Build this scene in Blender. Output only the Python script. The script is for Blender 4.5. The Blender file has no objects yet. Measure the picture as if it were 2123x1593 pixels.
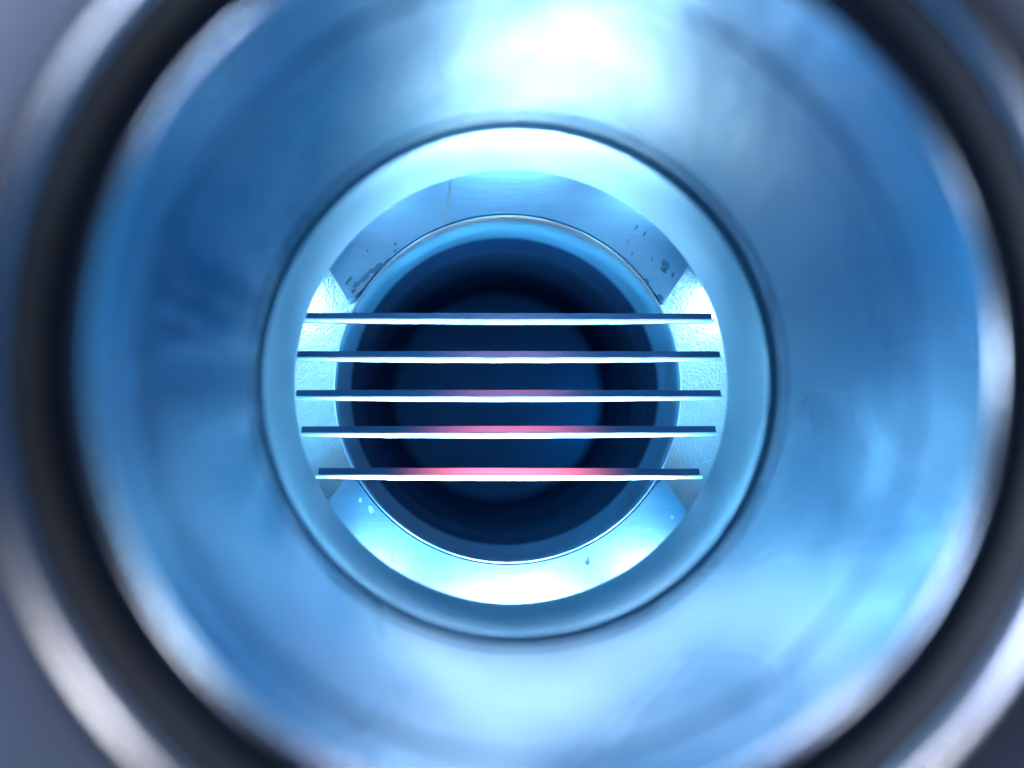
import bpy, bmesh, math, random
from math import radians as R, sin, cos, pi
from mathutils import Vector

random.seed(4)
MM = 0.001
S = bpy.context.scene
COL = S.collection

# ------------------------------------------------------------------ camera
# The axis of the tube is world +Y through the origin; the phone sits a little
# off that axis, about 32 mm in front of the mouth of the tube.
cd = bpy.data.cameras.new('camera')
cd.sensor_fit = 'HORIZONTAL'
cd.sensor_width = 36.0
cd.lens = 26.0
cd.clip_start = 0.002
cd.clip_end = 10.0
cd.dof.use_dof = True
cd.dof.focus_distance = 76 * MM
cd.dof.aperture_fstop = 8.7
cam = bpy.data.objects.new('camera', cd)
COL.objects.link(cam)
cam.location = (-3.3 * MM, 0, -2.5 * MM)
cam.rotation_euler = (R(92.13), 0, R(-2.62))
S.camera = cam

# ------------------------------------------------------------------ world: a dim room
W = bpy.data.worlds.new('World')
S.world = W
W.use_nodes = True
bg = W.node_tree.nodes['Background']
bg.inputs[0].default_value = (0.35, 0.55, 1.0, 1)
bg.inputs[1].default_value = 0.09

S.view_settings.view_transform = 'Standard'
S.view_settings.look = 'None'
S.view_settings.exposure = 0.0
S.view_settings.gamma = 1.0
S.cycles.use_denoising = True
S.cycles.max_bounces = 12
S.cycles.glossy_bounces = 8
S.cycles.diffuse_bounces = 6
S.cycles.sample_clamp_indirect = 6.0


# ------------------------------------------------------------------ lamps
def area(name, loc, target, sx, sy, col, rad, spread=180):
    """rectangular lamp; RAD is its radiance"""
    l = bpy.data.lights.new(name, 'AREA')
    l.shape = 'RECTANGLE'
    l.size = sx * MM
    l.size_y = sy * MM
    l.color = col
    l.energy = rad * pi * sx * sy * MM * MM
    l.spread = R(spread)
    o = bpy.data.objects.new(name, l)
    COL.objects.link(o)
    o.location = Vector(loc) * MM
    d = (Vector(target) - Vector(loc))
    o.rotation_euler = d.to_track_quat('-Z', 'Y').to_euler()
    return o


def bulb(name, loc, radius, col, rad):
    l = bpy.data.lights.new(name, 'POINT')
    l.shadow_soft_size = radius * MM
    l.color = col
    l.energy = rad * 4 * pi * pi * (radius * MM) ** 2
    o = bpy.data.objects.new(name, l)
    COL.objects.link(o)
    o.location = Vector(loc) * MM
    return o


ICE = (0.42, 0.78, 1.0)
AZURE = (0.0, 0.53, 1.0)
# unseen lamps, mostly added as fill, in the ring-shaped cavity round the bars
def ring(az, y, r):
    return (r * cos(R(az)), y, r * sin(R(az)))


area('tube_fill_low', (0, 74, -23.5), (0, 54, 20), 7, 5, (1.0, 0.72, 0.60), 58, 30)  # unseen lamps added to brighten the tube wall
area('tube_fill_low', (0, 74.5, -24.5), (0, 45, 20), 12, 4, (0.95, 0.78, 0.68), 52, 56)
area('tube_fill_high', ring(35, 74, 23.5), ring(215, 48, 20), 9, 5, (0.6, 0.84, 0.95), 14, 32)
area('tube_fill_high', ring(65, 74, 23.5), ring(245, 48, 20), 9, 5, (1.0, 0.76, 0.74), 16, 32)
area('tube_fill_high', ring(90, 74, 23.5), ring(270, 48, 20), 9, 5, (1.0, 0.76, 0.74), 11, 32)
area('tube_fill_high', ring(115, 74, 23.5), ring(295, 48, 20), 9, 5, (1.0, 0.76, 0.74), 16, 32)
area('tube_fill_high', ring(145, 74, 23.5), ring(325, 48, 20), 9, 5, (0.6, 0.84, 0.95), 14, 32)
area('tube_fill_side', (-23.5, 74, 0), (20, 44, 3), 5, 16, AZURE, 2.6, 80)
area('tube_fill_side', (23.5, 74, 0), (-20, 44, 3), 5, 16, AZURE, 2.6, 80)
area('sleeve_fill', (0, 73, -24.5), (0, 67.2, 20), 30, 3, (1.0, 0.71, 0.62), 44, 34)  # unseen, added to brighten the sleeve
for az in (0, 180):
    area('sleeve_fill', ring(az, 73, 24.5), ring(az + 180, 65, 20), 3, 22, (0.85, 0.9, 0.9), 6, 40)
area('plate_lamp_and_fill_low', (0, 75, -26), (0, 78.2, -21), 6, 2, (0.8, 1.0, 1.0), 40)
for az in (-125, -100, -80, -55):
    area('plate_lamp_and_fill_low', ring(az, 70.6, 29), ring(az, 78, 20.5), 10, 3, (0.75, 0.95, 1.0), 8, 66)  # added for even light along the lower plate
for az in (58, 90, 122):
    area('plate_fill_up', ring(az, 70.6, 30), ring(az, 78, 20.5), 14, 3, (0.34, 0.74, 1.0), 3.6, 90)  # unseen, added to light the upper plate
for az in (0, 180):
    area('side_plate_fill', ring(az, 70.6, 30), ring(az, 80, 20.5), 3, 14, (0.5, 0.85, 1.0), 3, 60)  # unseen fill added for the side plates
area('bar_lamp', (0, 71, -24.5), (0, 74.4, 0), 36, 3, (0.3, 0.78, 1.0), 18, 26)
area('fill_lamp', (0, 71, -25), (0, 74, 0), 36, 2, AZURE, 46, 90)
for az in (165, 115):
    area('bore_fill', ring(az, 129, 21.5), ring(az + 180, 97, 18), 6, 4, (0.0, 0.48, 1.0), 4, 50)  # added out of sight in the bore's wide end, tints its walls
area('end_fill', ring(-12, 125, 21.5), (2, 138, -2), 4, 12, (0.0, 0.4, 1.0), 3, 160)  # added beside them to light the end plate
area('notch_lamp', (-24.0, 79, 10), (-19, 80.4, 4), 2, 2, (0.65, 1, 1), 150)
area('notch_lamp', (24.0, 79, 10), (19, 80.4, 4), 2, 2, (0.65, 1, 1), 150)
# lamps of the room around the lens; the last one added for the flange corner
for nm, az, rr, y, rad, col, L in (
        ('room_lamp', 175, 150, 5, 8, (0.85, 0.92, 1.0), 240),
        ('room_lamp', 201, 150, 5, 6, (0.85, 0.92, 1.0), 100),
        ('room_lamp', 37, 150, 0, 10, (1.0, 0.92, 0.86), 95),
        ('room_lamp', 124, 150, 0, 8, (1.0, 0.9, 0.85), 90),
        ('room_lamp', -37, 150, 5, 6, (0.8, 0.88, 1.0), 200),
        ('room_lamp', -26, 150, 5, 4, (0.8, 0.88, 1.0), 230),
        ('room_lamp', 142, 66, 12, 9, (0.75, 0.82, 1.0), 55)):  # added for the flange corner
    bulb(nm, ring(az, y, rr), rad, col, L)


# ------------------------------------------------------------------ materials
def mat(name, base, rough=0.35, metal=1.0, noise=0.0, nscale=60.0, bump=0.0,
        bscale=400.0, rnoise=0.0, stretch=(1, 1, 1), dark=None, detail=5, bstretch=None, bdist=0.0003, offset=(0, 0, 0)):
    m = bpy.data.materials.new(name)
    m.use_nodes = True
    nt = m.node_tree
    N, L = nt.nodes, nt.links
    p = N['Principled BSDF']
    p.inputs['Base Color'].default_value = (*base, 1)
    p.inputs['Roughness'].default_value = rough
    p.inputs['Metallic'].default_value = metal
    tc = N.new('ShaderNodeTexCoord')
    mp = N.new('ShaderNodeMapping')
    mp.inputs['Scale'].default_value = stretch
    mp.inputs['Location'].default_value = offset
    L.new(tc.outputs['Object'], mp.inputs['Vector'])
    if noise or rnoise:
        n = N.new('ShaderNodeTexNoise')
        n.inputs['Scale'].default_value = nscale
        n.inputs['Detail'].default_value = detail
        n.inputs['Roughness'].default_value = 0.6
        L.new(mp.outputs[0], n.inputs['Vector'])
        if noise:
            r = N.new('ShaderNodeValToRGB')
            d = dark or tuple(c * (1 - noise) for c in base)
            r.color_ramp.interpolation = 'EASE'
            r.color_ramp.elements[0].position = 0.25
            r.color_ramp.elements[0].color = (*d, 1)
            r.color_ramp.elements[1].position = 0.75
            r.color_ramp.elements[1].color = (*base, 1)
            L.new(n.outputs['Fac'], r.inputs[0])
            L.new(r.outputs[0], p.inputs['Base Color'])
        if rnoise:
            mr = N.new('ShaderNodeMapRange')
            mr.interpolation_type = 'SMOOTHSTEP'
            mr.inputs[1].default_value = 0.2
            mr.inputs[2].default_value = 0.8
            mr.inputs[3].default_value = max(0.03, rough - rnoise)
            mr.inputs[4].default_value = min(1, rough + rnoise)
            L.new(n.outputs['Fac'], mr.inputs[0])
            L.new(mr.outputs[0], p.inputs['Roughness'])
    if bump:
        n2 = N.new('ShaderNodeTexNoise')
        n2.inputs['Scale'].default_value = bscale
        n2.inputs['Detail'].default_value = 4
        if bstretch:
            mp = N.new('ShaderNodeMapping')
            mp.inputs['Scale'].default_value = bstretch
            L.new(tc.outputs['Object'], mp.inputs['Vector'])
        L.new(mp.outputs[0], n2.inputs['Vector'])
        b = N.new('ShaderNodeBump')
        b.inputs['Strength'].default_value = bump
        b.inputs['Distance'].default_value = bdist
        L.new(n2.outputs['Fac'], b.inputs['Height'])
        L.new(b.outputs[0], p.inputs['Normal'])
    return m


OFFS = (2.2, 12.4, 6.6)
STEEL = mat('steel_painted_reflections', (0.19, 0.42, 0.62), 0.26, 0.65, 0.25, 52, 0.45, 75, rnoise=0.10, stretch=(1, 0.6, 1), dark=(0.02, 0.20, 0.44), detail=1.5, bdist=0.002, offset=OFFS)  # dark patches in the colour imitate dark reflections on the wall
SLEEVE = mat('satin_steel', (0.10, 0.32, 0.50), 0.42, 0.55, 0.1, 120, 0.12, 3500, rnoise=0.06, bstretch=(0.03, 1, 0.03))
PLATE = mat('brushed_plate', (0.32, 0.55, 0.74), 0.45, 0.7, 0.12, 260, 0.07, 900, stretch=(0.25, 1, 3))
CAST = mat('cast_plate', (0.42, 0.62, 0.74), 0.5, 0.4, 0.12, 500, 0.8, 4200)
BORE = mat('bore_steel', (0.25, 0.48, 0.70), 0.4, 0.5, 0.15, 200, rnoise=0.1)
DARKBORE = mat('dark_bore', (0.014, 0.045, 0.11), 0.8, 0.0, 0.3, 90)  # dark tone for the bore walls behind the rim
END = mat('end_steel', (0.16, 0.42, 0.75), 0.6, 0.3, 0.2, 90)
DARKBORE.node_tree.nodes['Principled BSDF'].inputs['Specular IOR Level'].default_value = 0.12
WALL = mat('chamber_steel', (0.6, 0.66, 0.72), 0.5, 1, 0.15, 80)
RUBBER = mat('black_rubber', (0.028, 0.040, 0.062), 0.5, 0, 0.3, 150)
RUBBER.node_tree.nodes['Principled BSDF'].inputs['Specular IOR Level'].default_value = 0.2
FLANGE = mat('dark_flange', (0.24, 0.30, 0.44), 0.5, 0.2, 0.3, 60)
RIM = mat('rim_steel', (0.24, 0.26, 0.31), 0.24, 1, 0.1, 100)
POLISH = mat('polished_ring', (0.18, 0.23, 0.30), 0.2, 1, 0.1, 100)
LIP = mat('polished_lip', (0.95, 0.96, 0.97), 0.3, 0.6)
BAR = mat('dark_bar', (0.035, 0.12, 0.26), 0.38, 0.5, 0.3, 300, stretch=(0.1, 1, 2))
EDGE = mat('bright_edge', (0.85, 0.9, 0.93), 0.25, 1)
FLAKE = mat('residue', (0.07, 0.20, 0.32), 0.7, 0, 0.3, 900)


# ------------------------------------------------------------------ helpers
def tag(o, label=None, cat=None, group=None, kind=None):
    if label: o['label'] = label
    if cat: o['category'] = cat
    if group: o['group'] = group
    if kind: o['kind'] = kind
    return o


def thing(name, loc, label, cat, group=None):
    o = bpy.data.objects.new(name, None)
    o.empty_display_size = 0.002
    COL.objects.link(o)
    o.location = Vector(loc) * MM
    return tag(o, label, cat, group)


def build(name, bm, m, parent=None, smooth=True, angle=32):
    """BM is in millimetres of the world; the object sits at its parent"""
    me = bpy.data.meshes.new(name)
    off = parent_offset(parent)
    for v in bm.verts:
        v.co = v.co * MM - off
    bmesh.ops.recalc_face_normals(bm, faces=bm.faces)
    bm.to_mesh(me)
    bm.free()
    if smooth:
        me.polygons.foreach_set('use_smooth', [True] * len(me.polygons))
        me.set_sharp_from_angle(angle=R(angle))
    me.materials.append(m)
    o = bpy.data.objects.new(name, me)
    COL.objects.link(o)
    if parent: o.parent = parent
    return o


def parent_offset(p):
    v = Vector((0, 0, 0))
    while p is not None:
        v += p.location
        p = p.parent
    return v


def lathe(prof, seg=224, a0=0.0, a1=2 * pi):
    """closed profile of (y, r) points turned round the axis"""
    bm = bmesh.new()
    full = abs(a1 - a0 - 2 * pi) < 1e-6
    n = seg if full else seg + 1
    rings = []
    for i in range(n):
        a = a0 + (a1 - a0) * i / seg
        rings.append([bm.verts.new((r * cos(a), y, r * sin(a))) for y, r in prof])
    k = len(prof)
    for i in range(seg):
        A, B = rings[i], rings[(i + 1) % n]
        for j in range(k):
            bm.faces.new((A[j], A[(j + 1) % k], B[(j + 1) % k], B[j]))
    if not full:
        bm.faces.new(rings[0]); bm.faces.new(rings[-1][::-1])
    return bm


def disc(y, r, t, seg=128):
    bm = bmesh.new()
    f = [bm.verts.new((r * cos(2 * pi * i / seg), y, r * sin(2 * pi * i / seg))) for i in range(seg)]
    b = [bm.verts.new((v.co.x, y + t, v.co.z)) for v in f]
    bm.faces.new(f); bm.faces.new(b[::-1])
    for i in range(seg):
        bm.faces.new((f[i], f[(i + 1) % seg], b[(i + 1) % seg], b[i]))
    return bm


def slab(pts, y0, y1, bevel=0.12, seg=2):
    """outline (x, z) pulled from y0 to y1, edges bevelled"""
    bm = bmesh.new()
    a = [bm.verts.new((x, y0, z)) for x, z in pts]
    b = [bm.verts.new((x, y1, z)) for x, z in pts]
    bm.faces.new(a); bm.faces.new(b[::-1])
    n = len(pts)
    for i in range(n):
        bm.faces.new((a[i], a[(i + 1) % n], b[(i + 1) % n], b[i]))
    if bevel:
        fe = [e for e in bm.edges if all(abs(v.co.y - y0) < 1e-6 for v in e.verts)]
        bmesh.ops.bevel(bm, geom=fe, offset=bevel, segments=seg, affect='EDGES', profile=0.5)
    return bm


def arc(r, a0, a1, n, cx=0, cz=0):
    return [(cx + r * cos(R(a0 + (a1 - a0) * i / n)), cz + r * sin(R(a0 + (a1 - a0) * i / n))) for i in range(n + 1)]


# ------------------------------------------------------------------ setting: chamber body
RA = 20.0
body = build('chamber_wall', lathe([(69.6, 34), (92, 34), (92, 37), (69.6, 37)]), WALL)
tag(body, kind='structure')
back = build('chamber_back_wall', lathe([(82.2, 19.6), (82.2, 33.9), (84, 33.9), (84, 19.6)]), WALL)
tag(back, kind='structure')

# ------------------------------------------------------------------ front flange
fl = thing('viewport_flange', (0, 32, -64), 'blurred dark flange with a pale rounded rim surrounding the wide blue tube', 'flange')
build('flange_plate', lathe([(31.0, 24.05), (30.8, 24.5), (30.8, 60), (31, 61), (42, 61), (42, 24.05)]), FLANGE, fl)
build('rim', lathe([(31.2, 22.7), (30.4, 22.85), (30.0, 23.2), (30.0, 23.6), (30.3, 23.9), (31.0, 24.0), (36, 24.0), (36, 22.7)]), RIM, fl)
build('gasket', lathe([(34, 21.15), (33.2, 21.2), (33.0, 21.3), (31.2, 22.4), (31.2, 22.65), (36, 22.65), (36, 21.15)]), RUBBER, fl)

# ------------------------------------------------------------------ outer tube
tb = thing('outer_tube', (0, 32, -20), 'wide polished steel tube glowing blue behind the dark flange', 'tube')
build('tube_wall', lathe([(33.0, RA), (37.4, RA), (37.5, RA + .22), (38.1, RA + .22), (38.2, RA), (54.6, RA), (54.7, RA + .2), (55.1, RA + .2), (55.2, RA), (56.2, RA), (56.5, RA + .12), (56.6, RA + .4), (56.6, RA + 2), (33.0, RA + 2)]), STEEL, tb)  # groove nearest the mouth stands in for a reflected ring
build('mouth_ring', lathe([(32.96, RA + .001)] + [(32.9 - 1.0 * sin(pi / 2 * q / 8), RA + 1.0 * (1 - cos(pi / 2 * q / 8))) for q in range(9)] + [(32.2, RA + 1.12), (32.96, RA + 1.12)]), POLISH, tb)

# ------------------------------------------------------------------ sleeve
sl = thing('inner_sleeve', (0, 58, -20), 'short pale steel sleeve with rounded inner lip framing the five bars', 'sleeve')
build('sleeve_wall', lathe([(58.7, RA + .25), (58.8, RA + .1), (59.1, RA), (67.6, RA), (68.4, RA + .06), (68.9, RA + .3), (69.0, RA + .6), (69, 34), (68, 34), (68, RA + 2), (58.7, RA + 2)]), SLEEVE, sl)
build('seal_ring', lathe([(56.65, RA + .9), (58.65, RA + .9), (58.65, RA + 2), (56.65, RA + 2)]), RUBBER, sl)

# ------------------------------------------------------------------ plates round the bore
RB = 18.45
def rim_arc(a0, a1, n=40): return arc(RB + .12, a0, a1, n)

a_l, a_r = 152.9, 27.9
up = [(-17.0, 9.05), (-18.75, 12.1), (-26, 24.6)] + [(-20, 27), (0, 31), (20, 27)] + [(26.5, 23.7), (19.05, 12.8), (16.5, 8.95)]
up += rim_arc(31, 149)[1:-1]
o = build('upper_plate', slab(up, 78.0, 80.2), PLATE)
tag(o, 'blue arched plate above the dark bore, with flaking dark residue at both ends', 'plate')
lo = [(16.45, -9.55), (18.4, -12.4), (25, -23), (18, -28), (0, -31), (-18, -28), (-26, -22.5), (-18.5, -11.5), (-17.0, -9.2)]
lo += rim_arc(208.8, 329.6)[1:-1]
o2 = build('lower_plate', slab(lo, 78.0, 80.2), PLATE)
tag(o2, 'brilliant white arched plate under the dark bore, with one dark speck', 'plate')

GROOVE = mat('scribed_groove', (0.28, 0.42, 0.54), 0.5, 0.3)
PALE = mat('pale_speck', (0.55, 0.72, 0.82), 0.5, 0)


def px(x, y, d=78.0):
    """where a point seen in the photograph lies on the plates, (x, z) in mm"""
    return ((x - 1050.0) * d / 1533.0, (803.9 - y) * d / 1533.0)


def strip(x0, y0, x1, y1, w, parent, m, name='scribe_line'):
    a, b = Vector(px(x0, y0)), Vector(px(x1, y1))
    n = (b - a).normalized()
    n = Vector((-n.y, n.x)) * w / 2
    k = [a + (b - a) * t for t in (0, .25, .5, .75, 1)]
    l = [p + n * random.uniform(.6, 1.3) for p in k]
    r = [p - n * random.uniform(.6, 1.3) for p in k][::-1]
    build(name, slab([(p.x, p.y) for p in l + r], 77.985, 78.1, 0), m, parent, False)


def flake(x, y, rx, ry, rot, parent, m, name='residue_flake', th=0.03):
    n = random.randint(7, 10)
    c = px(x, y)
    pts = []
    for i in range(n):
        a = 2 * pi * i / n
        k = random.uniform(.55, 1.15)
        u, v = rx * k * cos(a) * .0509, ry * k * sin(a) * .0509
        pts.append((c[0] + u * cos(R(rot)) - v * sin(R(rot)), c[1] + u * sin(R(rot)) + v * cos(R(rot))))
    build(name, slab(pts, 78 - th, 78.1, 0), m, parent, False)


strip(929, 362, 915, 462, .35, o, GROOVE)
for f in ((752, 573, 17, 6, 48), (778, 556, 16, 7, 42), (735, 590, 12, 5, 55), (800, 540, 12, 5, 36),
          (718, 583, 13, 4, 50), (728, 604, 9, 4, 40), (755, 520, 5, 2.5, 110), (813, 505, 5, 3, 50),
          (812, 520, 4, 2, 30), (790, 548, 8, 4, 40), (764, 562, 10, 5, 45)):
    flake(*f, o, FLAKE)
for f in ((1338, 578, 10, 5, -50), (1368, 612, 12, 6, -45), (1380, 545, 14, 10, -40), (1395, 565, 6, 3, 70),
          (1318, 465, 8, 2, 60), (1335, 478, 6, 2, 60), (1300, 495, 6, 1.5, 65), (1308, 522, 5, 1.5, 70),
          (1350, 532, 5, 1.5, 70), (1376, 556, 9, 5, -20)):
    flake(*f, o, FLAKE)
strip(812, 1088, 811, 1164, .42, o2, GROOVE)
HALO = mat('pale_stain', (0.36, 0.58, 0.76), 0.5, 0.6)
build('pale_halo', slab([(px(1213, 1164)[0] + .98 * k * cos(2 * pi * i / 28), px(1213, 1164)[1] + k * sin(2 * pi * i / 28)) for i, k in enumerate([random.uniform(.92, 1.05) for _ in range(28)])], 77.985, 78.1, 0), HALO, o2, False)
flake(1211, 1166, 6, 6, 20, o2, FLAKE, 'dark_speck', .06)
flake(1213, 1158, 2, 7, 0, o2, FLAKE, 'dark_speck', .06)
for f in ((1300, 1112, 4, 3, 20), (1340, 1098, 5, 2.5, 30), (1390, 1073, 4, 5, 0), (766, 1052, 5, 9, 15), (745, 1034, 5, 6, 0)):
    flake(*f, o2, PALE, 'pale_speck', .05)

sp = [(-17.3, 14.0), (-33, 14.0), (-33, -16), (-16.5, -16)]
sp += arc(RB + .1, 218, 143, 30)
o3 = build('side_plate', slab(sp, 80.4, 82, 0.05), CAST)
tag(o3, 'rough cast plate beside the bore at the left ends of the bars', 'plate', 'rough side plates')
sp = [(16.5, -16), (33, -16), (33, 14), (17.3, 14)] + arc(RB + .1, 37, -38, 30)
o4 = build('side_plate', slab(sp, 80.4, 82, 0.05), CAST)
tag(o4, 'rough cast plate beside the bore at the right ends of the bars', 'plate', 'rough side plates')

# ------------------------------------------------------------------ bore
bo = thing('bore_tube', (0, 80, -19), 'deep dark blue bore with a pale rounded rim behind the bars', 'tube')
build('rim', lathe([(81.0, 18.5), (78.2, 18.48), (77.95, 18.4), (77.9, 18.25), (78.1, 18.12), (79, 18.1), (79.2,18.2), (87.4, 18.2), (87.4, 19.2), (81, 19.2)]), BORE, bo)
build('bore_wall', lathe([(87.45, 18.2), (94, 18.2), (94.3, 18.0), (95.5, 18.0), (95.8, 18.2), (104, 18.2), (104.3, 17.8), (113, 17.8), (113.3, 17.5), (113.6, 17.3), (120.6, 17.3), (121, 16.8), (121.4, 17.0), (121.6, 23.5), (138, 23.5), (138, 24.5), (120, 24.5), (119, 19), (87.45, 19)]), DARKBORE, bo)  # widened at the far end to hide the added lamps
build('end_plate', disc(138.1, 24, 2), END, bo)

# ------------------------------------------------------------------ bars
def wear(bm, a):
    f = [(random.uniform(.25, 1.6), random.uniform(0, 6.3), random.uniform(.4, 1)) for _ in range(5)]
    for v in bm.verts:
        v.co.z += a * sum(k * sin(w * v.co.x + p) for w, p, k in f) / 2.2
        v.co.z += random.uniform(-.006, .006)


def bar(zc, half, tilt, glow, label):
    t = thing('metal_bar', (0, 74, zc), label, 'bar', 'five parallel bars across the bore')
    # body: flat strip, face leaning back a little
    prof = [(73.75, 0.06), (74.0, 0.62), (74.25, 0.64), (74.6, 0.58), (74.6, 0.01), (73.8, 0.01)]
    bm = bmesh.new()
    n = 64
    rows = []
    for i in range(n + 1):
        x = -half + 2 * half * i / n
        rows.append([bm.verts.new((x, y, zc + z + x * tilt)) for y, z in prof])
    for i in range(n):
        for j in range(len(prof)):
            k = (j + 1) % len(prof)
            bm.faces.new((rows[i][j], rows[i][k], rows[i + 1][k], rows[i + 1][j]))
    bm.faces.new(rows[0]); bm.faces.new(rows[-1][::-1])
    wear(bm, 0.012)
    b = build('strip', bm, glow, t, angle=40)
    bm = bmesh.new()
    prof = [(73.85 - .42 * cos(pi / 2 * q / 8), -0.03 - .49 * sin(pi / 2 * q / 8)) for q in range(9)] + [(74.5, -0.52), (74.5, -0.04), (73.7, -0.03)]
    rows = []
    h2 = half + 0.18
    for i in range(n + 1):
        x = -h2 + 2 * h2 * i / n
        rows.append([bm.verts.new((x, y, zc + z * (1.1 - .42 * (x / h2) ** 2) + x * tilt)) for y, z in prof])
    for i in range(n):
        for j in range(len(prof)):
            k = (j + 1) % len(prof)
            bm.faces.new((rows[i][j], rows[i][k], rows[i + 1][k], rows[i + 1][j]))
    bm.faces.new(rows[0]); bm.faces.new(rows[-1][::-1])
    wear(bm, 0.012)
    build('polished_edge', bm, LIP, t, angle=60)
    return t


def glow_strip(name, strength, width, col):
    """dark steel strip whose middle emits pink"""
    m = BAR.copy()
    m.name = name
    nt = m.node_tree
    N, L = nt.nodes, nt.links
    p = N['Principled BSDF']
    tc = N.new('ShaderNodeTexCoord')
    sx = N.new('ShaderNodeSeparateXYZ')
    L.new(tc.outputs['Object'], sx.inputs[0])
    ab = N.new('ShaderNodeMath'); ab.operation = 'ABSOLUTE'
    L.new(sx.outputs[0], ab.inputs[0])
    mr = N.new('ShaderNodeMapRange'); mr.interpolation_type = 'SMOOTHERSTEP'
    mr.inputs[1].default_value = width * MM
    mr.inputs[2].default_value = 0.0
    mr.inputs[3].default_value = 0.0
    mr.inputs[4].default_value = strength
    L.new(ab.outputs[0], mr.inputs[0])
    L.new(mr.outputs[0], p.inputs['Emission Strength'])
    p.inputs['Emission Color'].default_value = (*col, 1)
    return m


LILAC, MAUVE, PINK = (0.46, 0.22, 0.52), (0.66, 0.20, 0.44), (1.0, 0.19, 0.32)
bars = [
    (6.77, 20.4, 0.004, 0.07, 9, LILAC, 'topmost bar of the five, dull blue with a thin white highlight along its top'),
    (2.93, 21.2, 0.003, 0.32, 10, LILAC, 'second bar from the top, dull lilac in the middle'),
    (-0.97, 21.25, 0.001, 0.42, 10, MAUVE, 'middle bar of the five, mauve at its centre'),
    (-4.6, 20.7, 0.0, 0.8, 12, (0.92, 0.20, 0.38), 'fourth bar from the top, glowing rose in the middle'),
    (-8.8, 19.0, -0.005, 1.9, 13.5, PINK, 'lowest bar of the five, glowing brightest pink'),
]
for zc, half, tilt, st, w, c, lab in bars:
    bar(zc, half, tilt, glow_strip('pink_strip', st, w, c), lab)
